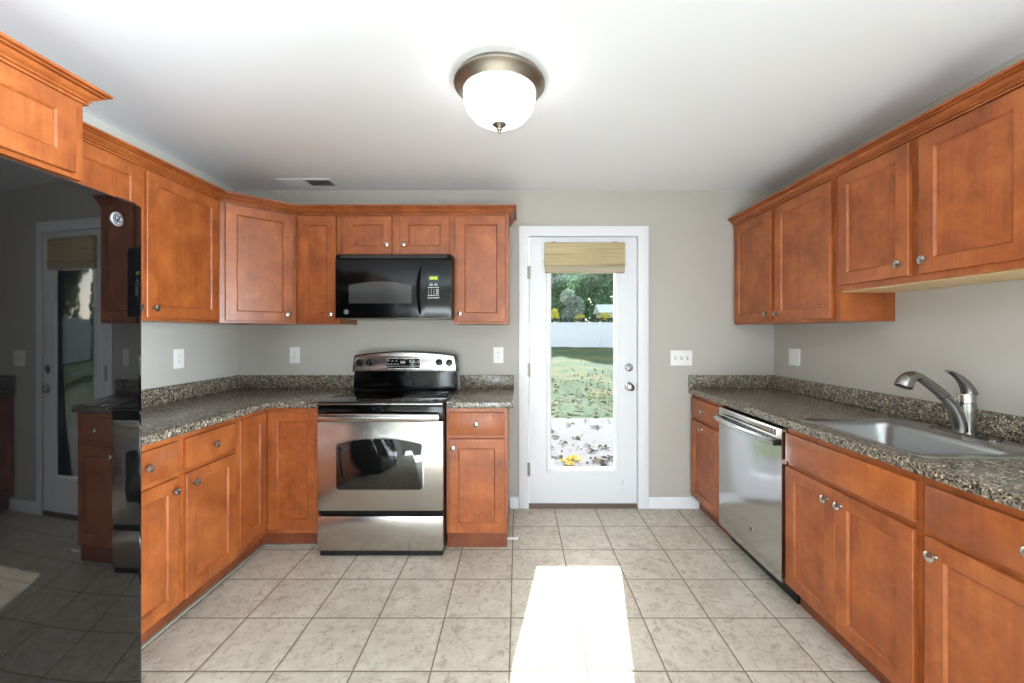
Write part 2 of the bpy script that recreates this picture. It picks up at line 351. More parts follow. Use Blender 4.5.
# back door: casing, jamb, slab with a full-length lite
tb = MB()
cs = [0.007, 0.083, 0.916, 0.998]
tb.cells(cs, [0.002, 2.083, 2.160], YB-0.020, YB-0.001, lambda x, z: cs[1] < x < cs[2] and z < 2.083, XZY, 0.003)
struct('trim_1', tb, 'white')
jb = MB(); jb.cells([DX0+0.001, 0.0835, 0.9155, DX1-0.001], [0.002, 2.0835, DZ1-0.001], YB+0.001, YB+0.074, lambda x, z: 0.0835 < x < 0.9155 and z < 2.0835, XZY)
struct('trim_2', jb, 'white')
LX0, LX1, LZ0, LZ1 = 0.217, 0.782, 0.271, 2.012      # outside of the lite frame
SY0, SY1 = YB+0.004, YB+0.048
db = MB(); db.cells([0.087, LX0+0.02, LX1-0.02, 0.912], [0.034, LZ0+0.02, LZ1-0.02, 2.080], SY0, SY1, lambda x, z: LX0+0.02 < x < LX1-0.02 and LZ0+0.02 < z < LZ1-0.02, XZY, 0.002)
door = struct('door_1', db, 'white'); door['label'] = 'white back door with one tall glass lite beside the right-hand cabinets'; door['category'] = 'door'
lf = MB()
g0, g1, h0, h1 = 0.255, 0.742, 0.300, 1.985
def lring(x0, x1, z0, z1, y): return [(x0, y, z0), (x1, y, z0), (x1, y, z1), (x0, y, z1)]
lf.loft([lring(LX0, LX1, LZ0, LZ1, SY0-0.0005), lring(LX0+0.003, LX1-0.003, LZ0+0.003, LZ1-0.003, SY0-0.011), lring(LX0+0.012, LX1-0.012, LZ0+0.012, LZ1-0.012, SY0-0.013),
         lring(g0-0.010, g1+0.010, h0-0.010, h1+0.010, SY0-0.009), lring(g0, g1, h0, h1, SY0+0.004), lring(g0, g1, h0, h1, SY0+0.040), lring(LX0+0.02, LX1-0.02, LZ0+0.02, LZ1-0.02, SY0+0.0445)], False, False)
struct('lite_frame', lf, 'white', door)
struct('glass_pane', MB().box(g0+0.0005, g1-0.0005, SY0+0.016, SY0+0.022, h0+0.0005, h1-0.0005), 'pane', door)
for zc in (1.805, 1.062, 0.305):
    hb = MB(); hb.box(0.070, 0.0865, YB-0.023, YB-0.020, zc-0.05, zc+0.05)
    hb.lathe([(0.0055, -0.052), (0.0065, -0.05), (0.0065, 0.05), (0.0055, 0.052)], (0.086, YB-0.0265, zc), n=12)
    struct('hinge', hb, 'pewter', door)
kx, kz = 0.852, 0.932
kb = MB(); kb.lathe([(0.032, 0.0005), (0.032, 0.006), (0.026, 0.010), (0.012, 0.014), (0.011, 0.030), (0.024, 0.038), (0.0285, 0.050), (0.0265, 0.060), (0.016, 0.066), (0.0, 0.067)], (kx, SY0, kz), (0, -1, 0))
kn = struct('door_knob', kb, 'chrome', door)
struct('lock_button', MB().lathe([(0.007, 0.0), (0.007, 0.004), (0.0, 0.005)], (kx, SY0-0.0665, kz), (0, -1, 0), 12), 'pewter', kn)
dbm = MB(); dbm.lathe([(0.031, 0.0005), (0.031, 0.008), (0.026, 0.013), (0.010, 0.015), (0.0, 0.015)], (kx, SY0, 1.078), (0, -1, 0))
dl = struct('deadbolt', dbm, 'chrome', door)
tm = MB(); c_, s_ = math.cos(-0.9), math.sin(-0.9)
tm.prism([(x*c_-z*s_+kx, x*s_+z*c_+1.078) for x, z in ((-0.005, -0.017), (0.005, -0.017), (0.006, 0.017), (-0.006, 0.017))], SY0-0.0152, SY0-0.034, XZY, 0.0015)
struct('thumb_turn', tm, 'nickel', dl)
struct('strike_plate', MB().box(0.9125, 0.9155, YB-0.004, YB+0.03, 0.90, 0.96), 'pewter', door)
scr = MB()
for x, z, l in ((0.800, 0.205, 0.012), (0.803, 0.175, 0.03), (0.798, 0.135, 0.016), (0.795, 0.110, 0.010)): scr.box(x, x+0.004, SY0-0.0008, SY0+0.0002, z, z+l)
struct('scuff_mark', scr, 'grey_gap', door)
struct('trim_3', MB().prism([(YB-0.012, 0.001), (YB+0.074, 0.001), (YB+0.074, 0.022), (YB+0.004, 0.030), (YB-0.006, 0.012)], 0.0845, 0.9145, lambda u, v, w: (w, u, v)), 'lawn_edge')

# bamboo shade on the door
rs = thing('roman_shade', 'tan woven bamboo shade rolled up at the top of the back door', 'window blind', (0.505, SY0-0.014, 1.80))
pr = [(0.0, 0.228), (-0.035, 0.228), (-0.040, 0.222), (-0.043, 0.10), (-0.046, 0.052), (-0.040, 0.049), (0.0, 0.049)]
part('valance', MB().prism([(y, z) for y, z in pr], -0.303, 0.303, lambda u, v, w: (w, u, v), 0.002), 'bamboo', rs)
part('stacked_fold', MB().prism([(-0.001, 0.048), (-0.047, 0.048), (-0.052, 0.036), (-0.047, 0.030), (-0.050, 0.020), (-0.045, 0.002), (-0.001, 0.0)], -0.300, 0.300, lambda u, v, w: (w, u, v)), 'bamboo_back', rs, 'pale folded bottom edge')
for x in (-0.235, 0.235): part('bracket', MB().box(x-0.02, x+0.02, -0.028, -0.002, 0.2285, 0.236, 0.002), 'pewter', rs)
part('cord_cleat', MB().lathe([(0.012, 0), (0.014, 0.006), (0.008, 0.013), (0.011, 0.02), (0.0, 0.022)], (-0.312, 0.010, 0.11), (0, -1, 0), 12), 'white_plate', rs)

# ------------------------------------------------------------------ electrical plates
def plate(name, label, cat, loc, rz, w, h, kind, gangs=1):
    t = thing(name, label, cat, loc, rz)
    part('plate', MB().box(-w/2, w/2, -0.006, -0.0008, -h/2, h/2, 0.0022), 'white_plate', t)
    for g in range(gangs):
        gx = (g-(gangs-1)/2)*0.046
        if kind == 'switch':
            part('collar', MB().box(gx-0.0062, gx+0.0062, -0.0072, -0.0055, -0.0135, 0.0135), 'grey_gap', t)
            part('toggle', MB().prism([(-0.0065, -0.006), (-0.016, 0.003), (-0.016, 0.009), (-0.0065, 0.006)], gx-0.0042, gx+0.0042, lambda u, v, w_: (w_, u, v), 0.001), 'white_plate', t)
        elif kind == 'rocker':
            part('rocker', MB().prism([(-0.0055, -0.033), (-0.0075, -0.033), (-0.0095, 0.0), (-0.0075, 0.033), (-0.0055, 0.033)], gx-0.0165, gx+0.0165, lambda u, v, w_: (w_, u, v)), 'white_plate', t)
        else:
            for dz in (-0.0195, 0.0195):
                o = part('socket', MB().prism([(gx+0.0165*math.cos(a), dz+0.0135*math.sin(a)) for a in [2*PI*i/20 for i in range(20)]], -0.0055, -0.0075, XZY), 'white_plate', t)
                sl = MB()
                for sx, hh in ((-0.006, 0.0085), (0.006, 0.007)): sl.box(gx+sx-0.001, gx+sx+0.001, -0.0079, -0.0074, dz-hh/2+0.003, dz+hh/2+0.003)
                sl.lathe([(0.0023, 0), (0.0023, 0.0005)], (gx, -0.0074, dz-0.007), (0, -1, 0), 10)
                part('slot', sl, 'slot', o)
    return t
plate('wall_outlet', 'white wall outlet on the back wall between corner and stove', 'outlet', (-1.711, YB, 1.173), 0, 0.077, 0.122, 'outlet')
plate('wall_outlet', 'white wall outlet on the back wall between stove and door', 'outlet', (-0.150, YB, 1.173), 0, 0.077, 0.122, 'outlet')
plate('wall_outlet', 'white wall outlet on the left wall near the refrigerator', 'outlet', (XL, 2.560, 1.181), PI/2, 0.077, 0.122, 'outlet')
plate('light_switch', 'white three-toggle light switch plate on the wall right of the back door', 'light switch', (1.252, YB, 1.152), 0, 0.166, 0.117, 'switch', 3)
plate('light_switch', 'white two-gang rocker plate on right wall above the counter corner', 'light switch', (XR, 2.875, 1.173), -PI/2, 0.121, 0.118, 'rocker', 2)

# ------------------------------------------------------------------ ceiling lamp and ceiling vent
cl = thing('ceiling_light', 'flush-mount ceiling light with a lit white glass bowl in pewter pan', 'ceiling light', (-0.08, 1.752, ZC))
part('pan', MB().lathe([(0.182, -0.001), (0.184, -0.010), (0.192, -0.016), (0.1965, -0.022), (0.195, -0.027), (0.186, -0.032), (0.176, -0.041), (0.167, -0.053), (0.161, -0.060), (0.148, -0.061)], n=56), 'pewter', cl)
part('bowl', MB().lathe([(0.150, -0.0615), (0.1545, -0.062), (0.1555, -0.075), (0.151, -0.103), (0.140, -0.132), (0.115, -0.160), (0.082, -0.179), (0.045, -0.190), (0.012, -0.193)], n=56), 'dome', cl, 'lit white glass bowl')
part('finial', MB().lathe([(0.008, -0.184), (0.030, -0.186), (0.031, -0.193), (0.020, -0.201), (0.012, -0.209), (0.013, -0.212), (0.010, -0.218), (0.006, -0.222), (0.007, -0.226), (0.005, -0.230), (0.0, -0.231)], n=24), 'pewter', cl)
vt = thing('ceiling_vent', 'white louvred air vent in the ceiling above the corner cabinet', 'air vent', (-1.525, 2.94, ZC))
VW, VD = 0.200, 0.078
part('frame', MB().cells([-VW, -VW+0.024, VW-0.024, VW], [-VD, -VD+0.02, VD-0.02, VD], -0.009, -0.001, lambda x, y: abs(x) < VW-0.024 and abs(y) < VD-0.02, XYZ, 0.003), 'white', vt)
part('duct_back', MB().box(-VW+0.02, VW-0.02, -VD+0.018, VD-0.018, -0.0025, -0.001), 'slot', vt, 'dark duct opening')
for i in range(2):
    for k in range(6):
        y = -VD+0.030+k*0.0195; x0, x1 = ((-VW+0.024, -0.006), (0.006, VW-0.024))[i]
        sg = (0.010, -0.010)[i]
        part('louver', MB().prism([(y-sg*0.5, -0.003), (y+sg*0.5, -0.010), (y+sg*0.5+0.0015, -0.010), (y-sg*0.5+0.0015, -0.003)], x0, x1, lambda u, v, w: (w, u, v)), 'white', vt)
part('divider', MB().box(-0.006, 0.006, -VD+0.02, VD-0.02, -0.009, -0.003), 'white', vt)

# ------------------------------------------------------------------ cabinet parts (local frame: x along the wall, -y out of the wall, z up)
def knob(parent, x, y, z):
    return part('knob', MB().lathe([(0.0085, 0.0003), (0.008, 0.003), (0.0055, 0.008), (0.0055, 0.013), (0.0135, 0.017), (0.0172, 0.021), (0.0170, 0.0245), (0.011, 0.028), (0.0, 0.0295)], (x, y, z), (0, -1, 0), 20), 'nickel', parent)
def cab_door(t, x0, x1, z0, z1, yf, kn=None, st=0.058, th=0.019):
    yo = yf-th; L = lambda i, y, : [(x0+i, y, z0+i), (x1-i, y, z0+i), (x1-i, y, z1-i), (x0+i, y, z1-i)]
    m = MB(); m.loft([L(0, yf-0.0006), L(0, yo+0.002), L(0.002, yo), L(st, yo), L(st+0.003, yo+0.0035), L(st+0.005, yo+0.0045), L(st+0.0075, yo+0.0095), L(st+0.0075, yf-0.0006)], False, False)
    d = part('door', m, 'wood', t)
    e = st+0.0072
    part('panel', MB().box(x0+e, x1-e, yo+0.0085, yf-0.002, z0+e, z1-e), 'wood', d)
    if kn: knob(d, kn[0], yo, kn[1])
    return d
def cab_drawer(t, x0, x1, z0, z1, yf, kn=True, th=0.019):
    d = part('drawer', MB().box(x0, x1, yf-th, yf-0.0006, z0, z1, 0.0025), 'wood', t)
    if kn: knob(d, (x0+x1)/2, yf-th, (z0+z1)/2)
    return d
def frame_mesh(w, z0, z1, yf, opens, x0=0.0):
    us = [x0, x0+w]; vs = [z0, z1]
    for a in opens: us += [a[0], a[1]]; vs += [a[2], a[3]]
    return MB().cells(us, vs, yf, yf+0.019, lambda u, v: any(a[0] < u < a[1] and a[2] < v < a[3] for a in opens), XZY)
def cabinet(name, label, loc, rz, w, d, z0, z1, doors=(), drawers=(), toe=None, under='wood', st=0.058, hollow=False):
    t = thing(name, label, 'cabinet', (loc[0], loc[1], 0), rz)
    e = 0.0006; zb = z0 if toe is None else 0.105
    if hollow:
        cm = MB().cells([e, e+0.016, w-e-0.016, w-e], [-(d-0.0195), -(d-0.03), -0.013, -0.0015], zb+0.016, z1, lambda x, y: e+0.016 < x < w-e-0.016 and -(d-0.03) < y < -0.013, XYZ)
        cm.box(e, w-e, -0.0015, -(d-0.0195), zb, zb+0.0158); part('carcass', cm, 'wood', t)
    else: part('carcass', MB().box(e, w-e, -0.0015, -(d-0.0195), zb, z1), 'wood', t)
    ins = 0.012
    ops = [(a[0]+ins, a[1]-ins, a[2]+ins, a[3]-ins) for a in list(doors)+list(drawers)]
    part('face_frame', frame_mesh(w-2*e, zb, z1, -d, ops, e), 'wood', t)
    for a in doors: cab_door(t, a[0], a[1], a[2], a[3], -d, a[4], st)
    for a in drawers: cab_drawer(t, a[0], a[1], a[2], a[3], -d, a[4])
    if toe is not None:
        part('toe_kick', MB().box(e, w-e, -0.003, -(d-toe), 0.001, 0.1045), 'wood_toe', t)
    elif under != 'wood':
        part('underside', MB().box(e+0.001, w-e-0.001, -0.003, -(d-0.021), z0-0.006, z0-0.0005), under, t, 'pale unfinished underside')
    return t
ZB, ZT, UB, UT = 0.105, 0.881, 1.406, 2.168
DR = (0.717, 0.855); DO = (0.115, 0.692)           # drawer and base-door heights
UD = (1.422, 2.148)                                # upper-door heights
D_B, D_U = 0.602, 0.305
# base cabinets on the left wall (local x = Y - y0)
def left_x(y0): return lambda y: y-y0
y0 = 1.47
cabinet('base_cabinet', 'stained wood base cabinet with one drawer, half hidden behind the black refrigerator', (XL, y0), PI/2, 0.388, 0.594, 0, ZT,
        doors=[(0.030, 0.366, DO[0], DO[1], (0.330, 0.640))], drawers=[(0.030, 0.366, DR[0], DR[1], True)], toe=0.06)
y0 = 1.8585
cabinet('base_cabinet', 'stained wood base cabinet with drawer and door under the left counter, beside corner cabinet', (XL, y0), PI/2, 0.371, 0.594, 0, ZT,
        doors=[(0.018, 0.350, DO[0], DO[1], (0.056, 0.640))], drawers=[(0.018, 0.350, DR[0], DR[1], True)], toe=0.06)
# corner base cabinet with a two-leaf door
cb_ = thing('base_cabinet', 'L-shaped corner base cabinet with folding door left of the stove', 'cabinet', (XL, YB, 0))
ox, oy = XL, YB
XF, YF = -1.553-ox, 2.506-oy                        # frame planes, local
xa, xb, ya, yb = 0.0015, -1.207-ox, 2.2305-oy, -0.0015
part('carcass', MB().cells([xa, XF-0.022, xb], [ya, YF+0.022, yb], ZB, ZT, lambda x, y: x > XF-0.022 and y < YF+0.022, XYZ), 'wood', cb_)
fm = MB(); fm.box(XF-0.0215, XF, ya, ya+0.030, ZB, ZT); fm.box(xb-0.030, xb, YF, YF+0.0215, ZB, ZT)
for za, zb in ((0.857, ZT), (ZB, 0.128)):
    fm.cells([XF-0.0215, XF, xb-0.0305], [ya+0.0305, YF, YF+0.0215], za, zb, lambda x, y: x > XF and y < YF, XYZ)
part('face_frame', fm, 'wood', cb_)
d1 = MB()
def leaf(parent, mat4, w):
    m = MB(); x0, x1, z0, z1, st = 0.0, w, 0.130, 0.855, 0.058
    L = lambda i, y: [(x0+i, y, z0+i), (x1-i, y, z0+i), (x1-i, y, z1-i), (x0+i, y, z1-i)]
    m.loft([L(0, 0.018), L(0, 0.002), L(0.002, 0), L(st, 0), L(st+0.003, 0.0035), L(st+0.005, 0.0045), L(st+0.0075, 0.0095), L(st+0.0075, 0.018)], False, False)
    bmesh.ops.transform(m.b, matrix=mat4, verts=m.b.verts); d = part('door', m, 'wood', parent)
    p = MB().box(x0+st+0.0072, x1-st-0.0072, 0.0085, 0.0175, z0+st+0.0072, z1-st-0.0072); bmesh.ops.transform(p.b, matrix=mat4, verts=p.b.verts); part('panel', p, 'wood', d)
leaf(cb_, Matrix.Translation((XF+0.001, ya+0.033, 0)) @ Matrix.Rotation(PI/2, 4, 'Z'), YF-0.002-(ya+0.033))
leaf(cb_, Matrix.Translation((XF+0.002, YF-0.001, 0)), xb-0.033-(XF+0.002))
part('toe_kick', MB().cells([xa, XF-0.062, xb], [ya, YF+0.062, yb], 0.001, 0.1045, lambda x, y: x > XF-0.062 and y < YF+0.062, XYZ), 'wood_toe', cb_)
# base cabinet between stove and door
cabinet('base_cabinet', 'narrow wood base cabinet with one drawer between the stove and the back door', (-0.443, YB), 0, 0.376, D_B, 0, ZT,
        doors=[(0.017, 0.359, DO[0], DO[1], (0.046, 0.640))], drawers=[(0.017, 0.359, DR[0], DR[1], True)], toe=0.035)
# right run (local x = YB - Y)
RD = XR-1.333
rx = lambda y: YB-y
cabinet('base_cabinet', 'narrow wood base cabinet with one drawer in the far right corner past the dishwasher', (XR, YB-0.0015), -PI/2, 0.476, RD, 0, ZT,
        doors=[(0.024, 0.455, DO[0], DO[1], (0.215, 0.655))], drawers=[(0.024, 0.455, DR[0], DR[1], True)], toe=0.06)
ys = 1.998; ws = ys-1.331
cabinet('base_cabinet', 'wide wood sink base with two doors and a blank front under the steel sink', (XR, ys), -PI/2, ws, RD, 0, ZT,
        doors=[(0.006, 0.316, DO[0], DO[1], (0.280, 0.640)), (0.318, 0.650, DO[0], DO[1], (0.352, 0.640))],
        drawers=[(0.006, 0.650, DR[0], DR[1], False)], toe=0.06, hollow=True)
cabinet('base_cabinet', 'wood base cabinet nearest the viewer at the right, cropped by the frame edge', (XR, 1.330), -PI/2, 0.61, RD, 0, ZT,
        doors=[(0.020, 0.590, DO[0], DO[1], (0.056, 0.640))], drawers=[(0.020, 0.590, DR[0], DR[1], True)], toe=0.06)
# upper cabinets: over the refrigerator, left wall, corner, back wall
cabinet('wall_cabinet', 'deep short wall cabinet directly above the black refrigerator', (XL, 0.53), PI/2, 0.910, 0.600, 1.884, UT,
        doors=[(0.020, 0.448, 1.899, 2.148, (0.418, 1.93)), (0.462, 0.872, 1.899, 2.148, (0.492, 1.93))])
cabinet('wall_cabinet', 'left wall cabinet partly hidden behind the refrigerator and the cabinet above it', (XL, 1.441), PI/2, 0.538, D_U, UB, UT,
        doors=[(0.020, 0.527, UD[0], UD[1], (0.492, 1.468))])
cabinet('wall_cabinet', 'single-door left wall cabinet between the refrigerator and the angled corner cabinet', (XL, 1.980), PI/2, 0.517, D_U, UB, UT,
        doors=[(0.012, 0.492, UD[0], UD[1], (0.046, 1.470))])
dg = thing('wall_cabinet', 'angled corner wall cabinet with a pale shining door in the left back corner', 'cabinet', (-1.842, 2.498, 0), PI/4)
Rm = Matrix.Rotation(-PI/4, 2)
P = [tuple(Rm @ Vector((x+1.842, y-2.498))) for x, y in ((-2.1455, 3.1065), (-2.1455, 2.4985), (-1.8565, 2.4985), (-1.5375, 2.8175), (-1.5375, 3.1065))]
part('carcass', MB().prism(P, UB, UT, XYZ), 'wood', dg)
dw = math.hypot(0.305, 0.305)
part('face_frame', frame_mesh(dw-0.002, UB, UT, 0.0, [(0.047, dw-0.047, 1.434, 2.136)], 0.001), 'wood', dg)
cab_door(dg, 0.028, dw-0.024, UD[0], UD[1], 0.0, (dw-0.056, 1.468))
cabinet('wall_cabinet', 'narrow tall wall cabinet left of the microwave', (-1.536, YB), 0, 0.303, D_U, UB, UT,
        doors=[(0.024, 0.283, UD[0], UD[1], (0.254, 1.470))], st=0.062)
cabinet('wall_cabinet', 'short two-door wall cabinet above the black microwave', (-1.2325, YB), 0, 0.789, D_U, 1.866, UT,
        doors=[(0.027, 0.364, 1.884, UD[1], (0.334, 1.948)), (0.421, 0.758, 1.884, UD[1], (0.451, 1.948))])
cabinet('wall_cabinet', 'single-door wall cabinet right of the microwave, nearest the back door', (-0.443, YB), 0, 0.378, D_U, UB, UT,
        doors=[(0.016, 0.358, UD[0], UD[1], (0.046, 1.476))])
cabinet('wall_cabinet', 'tall two-door wall cabinet in the right back corner', (XR, YB-0.0015), -PI/2, 0.999, D_U, UB, UT,
        doors=[(0.028, 0.474, UD[0], UD[1], (0.440, 1.468)), (0.514, 0.976, UD[0], UD[1], (0.548, 1.468))])
cabinet('wall_cabinet', 'shorter two-door wall cabinet hung high above the sink', (XR, 2.106), -PI/2, 0.846, D_U, 1.560, UT,
        doors=[(0.023, 0.402, 1.587, UD[1], (0.372, 1.640)), (0.446, 0.822, 1.587, UD[1], (0.478, 1.640))], under='wood_raw')

# crown moulding, swept along the cabinet faces
def crown(label, path, side=1):
    prof = [(0.0005, 2.157), (0.010, 2.157), (0.010, 2.165), (0.006, 2.1665), (0.016, 2.170), (0.016, 2.175), (0.012, 2.1765), (0.021, 2.181), (0.030, 2.188), (0.034, 2.194), (0.029, 2.1955), (0.043, 2.199), (0.043, 2.203), (0.039, 2.2045), (0.054, 2.207), (0.054, 2.216), (0.0005, 2.216)]
    n = len(path); loops = []
    for i, p in enumerate(path):
        p = Vector(p); nr = []
        for a, b in ((i-1, i), (i, i+1)):
            if 0 <= a and b < n:
                d = (Vector(path[b])-Vector(path[a])).normalized(); nr.append(Vector((d.y, -d.x))*side)
        m = nr[0] if len(nr) == 1 else (nr[0]+nr[1])/(1+nr[0].dot(nr[1]))
        loops.append([(p.x+m.x*o, p.y+m.y*o, z) for o, z in prof])
    o = part('crown_molding', MB().loft(loops), 'wood', sharp=25); return tag(o, label, 'crown molding')
crown('stained wood crown molding along the left and back wall cabinet tops', [(-1.842, 1.4955), (-1.842, 2.498), (-1.537, 2.803), (-0.065, 2.803), (-0.065, YB-0.002)])
crown('stained wood crown molding on the cabinet above the refrigerator', [(-1.547, 0.53), (-1.547, 1.4405), (-1.785, 1.4405)])
crown('stained wood crown molding along the right wall cabinet tops', [(1.66, YB-0.002), (1.66, 1.262)])

# ------------------------------------------------------------------ countertops
CT0, CT1 = 0.8825, 0.922
ct = part('countertop', MB().cells([XL+0.001, -1.527, -1.2075], [1.445, 2.480, YB-0.001], CT0, CT1, lambda x, y: x > -1.527 and y < 2.480, XYZ, 0.006), 'laminate')
tag(ct, 'L-shaped speckled dark laminate countertop in the left corner', 'countertop')
part('backsplash', MB().cells([XL+0.001, XL+0.021, -1.2075], [1.445, YB-0.021, YB-0.001], CT1+0.0002, 1.021, lambda x, y: x > XL+0.021 and y < YB-0.021, XYZ, 0.003), 'laminate', ct)
ct = part('countertop', MB().box(-0.4425, -0.030, 2.480, YB-0.001, CT0, CT1, 0.006, 3), 'laminate')
tag(ct, 'short speckled laminate countertop between the stove and back door', 'countertop')
part('backsplash', MB().box(-0.4425, -0.030, YB-0.021, YB-0.001, CT1+0.0002, 1.021, 0.003), 'laminate', ct)
SX0, SX1, SYa, SYb = 1.372, 1.902, 1.362, 1.982        # sink flange
ct = part('countertop', MB().cells([1.305, SX0+0.02, SX1-0.02, XR-0.001], [0.70, SYa+0.02, SYb-0.02, YB-0.001], CT0, CT1, lambda x, y: SX0 < x < SX1 and SYa < y < SYb, XYZ, 0.006), 'laminate')
tag(ct, 'long speckled laminate countertop holding the sink on the right', 'countertop')
part('backsplash', MB().cells([1.305, XR-0.021, XR-0.001], [0.70, YB-0.021, YB-0.001], CT1+0.0002, 1.021, lambda x, y: x < XR-0.021 and y < YB-0.021, XYZ, 0.003), 'laminate', ct)

# ------------------------------------------------------------------ sink and faucet
cx, cy = (SX0+SX1)/2, (SYa+SYb)/2
sk = thing('kitchen_sink', 'stainless steel single-bowl sink set into the right countertop', 'sink', (cx, cy, CT1))
hx, hy = (SX1-SX0)/2, (SYb-SYa)/2
bx = -0.068; bhx, bhy = 0.178, 0.262                       # bowl centre and half sizes
part('bowl', MB().loft([rrect(0, 0, hx, hy, 0.03, 0.0005), rrect(0, 0, hx-0.003, hy-0.003, 0.028, 0.0045), rrect(0, 0, hx-0.012, hy-0.012, 0.024, 0.0050), rrect(0, 0, hx-0.016, hy-0.016, 0.022, 0.0030),
      rrect(bx, 0, bhx+0.006, bhy+0.006, 0.056, 0.0028), rrect(bx, 0, bhx, bhy, 0.052, -0.002), rrect(bx, 0, bhx-0.004, bhy-0.004, 0.05, -0.02),
      rrect(bx, 0, bhx-0.010, bhy-0.010, 0.05, -0.135), rrect(bx, 0, bhx-0.018, bhy-0.018, 0.05, -0.158), rrect(bx, 0, bhx-0.045, bhy-0.045, 0.04, -0.170), rrect(bx, 0, 0.05, 0.05, 0.04, -0.174)], False, True), 'sink_steel', sk, sharp=60)
part('drain', MB().lathe([(0.042, 0.0), (0.044, 0.003), (0.036, 0.004), (0.030, 0.0005), (0.0, 0.0008)], (bx, 0, -0.1738), n=28), 'nickel', sk)
fx, fy = 1.848, 1.680
fc = thing('kitchen_faucet', 'brushed nickel pull-out faucet with lever handle behind the sink', 'faucet', (fx, fy, CT1+0.0033))
pl = [rrect(0, 0, 0.030, 0.128, 0.029, 0.0002), rrect(0, 0, 0.030, 0.128, 0.029, 0.005), rrect(0, 0, 0.026, 0.124, 0.025, 0.008)]
part('deck_plate', MB().loft(pl), 'faucet_steel', fc)
part('body', MB().lathe([(0.030, 0.0085), (0.0295, 0.014), (0.0285, 0.03), (0.0295, 0.08), (0.0305, 0.115), (0.029, 0.130), (0.020, 0.132), (0.0, 0.132)], (0.012, 0, 0), n=32), 'faucet_steel', fc)
def bez(p, n):
    out = []
    for i in range(n+1):
        a = i/n; q = [Vector(x) for x in p]
        while len(q) > 1: q = [q[j].lerp(q[j+1], a) for j in range(len(q)-1)]
        out.append(q[0])
    return out
pts = bez([(-0.012, 0, 0.012), (-0.022, 0, 0.10), (-0.055, 0, 0.145), (-0.108, 0, 0.184), (-0.172, 0, 0.230)], 18)
sp_ = part('spout', MB().tube(pts, [0.0255-0.0085*i/18 for i in range(19)], 20), 'faucet_steel', fc)
part('seam_ring', MB().tube([pts[11]-(pts[12]-pts[11])*0.08, pts[11]+(pts[12]-pts[11])*0.08], 0.0212, 20), 'black_matte', sp_)
hp = bez([(-0.160, 0, 0.222), (-0.196, 0, 0.252), (-0.232, 0, 0.248), (-0.250, 0, 0.198)], 10)
part('spray_head', MB().tube(hp, [0.0166, 0.0168, 0.0174, 0.018, 0.0205, 0.0225, 0.0245, 0.0265, 0.0285, 0.030, 0.0305], 20), 'faucet_steel', fc)
part('nozzle', MB().lathe([(0.027, 0.0003), (0.027, 0.003), (0.0, 0.003)], tuple(hp[-1]), tuple((hp[-1]-hp[-2]).normalized()), 20), 'black_matte', fc)
part('handle_collar', MB().lathe([(0.019, 0.1322), (0.0285, 0.1325), (0.0285, 0.160), (0.025, 0.168), (0.0, 0.170)], (0.012, 0, 0), n=28), 'nickel', fc)
hb = bez([(0.026, 0, 0.163), (0.012, 0, 0.212), (-0.018, 0, 0.243), (-0.066, 0, 0.262)], 12)
part('lever_handle', MB().tube(hb, [(0.029-0.0235*(i/12)**0.8, 0.024-0.012*(i/12)) for i in range(13)], 18, (1, 0, 0.3)), 'faucet_steel', fc)

# ------------------------------------------------------------------ dishwasher (local x = distance towards the viewer)
dwk = thing('dishwasher', 'stainless steel dishwasher under the right countertop, with a bowed bar handle', 'dishwasher', (XR, 2.628, 0), -PI/2)
DWW = 2.628-2.002; DF = -(XR-1.300)
part('tub', MB().box(0.004, DWW-0.004, -0.01, -(XR-1.345), 0.11, 0.868), 'black_matte', dwk)
N = 14
dp = [(0.002+(DWW-0.004)*i/N, DF-0.006*(1-(2*i/N-1)**2)+0.004) for i in range(N+1)]
dd = part('door', MB().prism(dp+[(DWW-0.002, -(XR-1.343)), (0.002, -(XR-1.343))], 0.108, 0.868, XYZ, 0.0025), 'steel_dw', dwk)
hpts = [(0.010+(DWW-0.02)*i/16, DF-0.026-0.026*(1-(2*i/16-1)**2), 0.800) for i in range(17)]
part('handle', MB().tube(hpts, [(0.008, 0.019)]*17, 14, (0, 1, 0)), 'steel_dw', dd)
for x in (0.020, DWW-0.020): part('handle_bracket', MB().box(x-0.012, x+0.012, DF-0.034, DF+0.001, 0.785, 0.815, 0.003), 'black_matte', dd, 'dark end bracket')
part('pocket_panel', MB().box(0.05, DWW-0.05, DF-0.0040, DF-0.0015, 0.828, 0.858, 0.001), 'steel', dd)
part('toe_panel', MB().box(0.004, DWW-0.004, -0.01, -(XR-1.385), 0.001, 0.1045), 'black_matte', dwk, 'black toe panel')

def monogram(parent, x, y, z, r, mats=('badge', 'badge_dark')):
    """round silver badge with a script monogram, facing local -Y"""
    b = part('badge', MB().lathe([(r, 0), (r, r*0.12), (r*0.93, r*0.17), (0.0, r*0.17)], (x, y, z), (0, -1, 0), 32), mats[0], parent)
    m = MB(); yy = y-r*0.2
    ring = [(x+r*0.80*math.cos(a), yy, z+r*0.80*math.sin(a)) for a in [2*PI*i/32 for i in range(33)]]
    m.tube(ring, r*0.06, 6)
    g = [(-0.02, 0.42), (-0.22, 0.50), (-0.46, 0.30), (-0.50, -0.05), (-0.34, -0.32), (-0.12, -0.22), (-0.06, 0.04), (-0.22, 0.06), (-0.05, 0.02), (-0.08, -0.36), (-0.28, -0.52)]
    e = [(0.50, 0.34), (0.32, 0.48), (0.14, 0.34), (0.16, 0.12), (0.34, 0.06), (0.14, 0.0), (0.06, -0.24), (0.22, -0.44), (0.44, -0.34), (0.52, -0.16)]
    for c in (g, e): m.tube([(x+r*u, yy, z+r*v) for u, v in c], r*0.095, 6)
    part('script', m, mats[1], b); return b

monogram(dd, DWW*0.60, DF-0.0015, 0.255, 0.014)

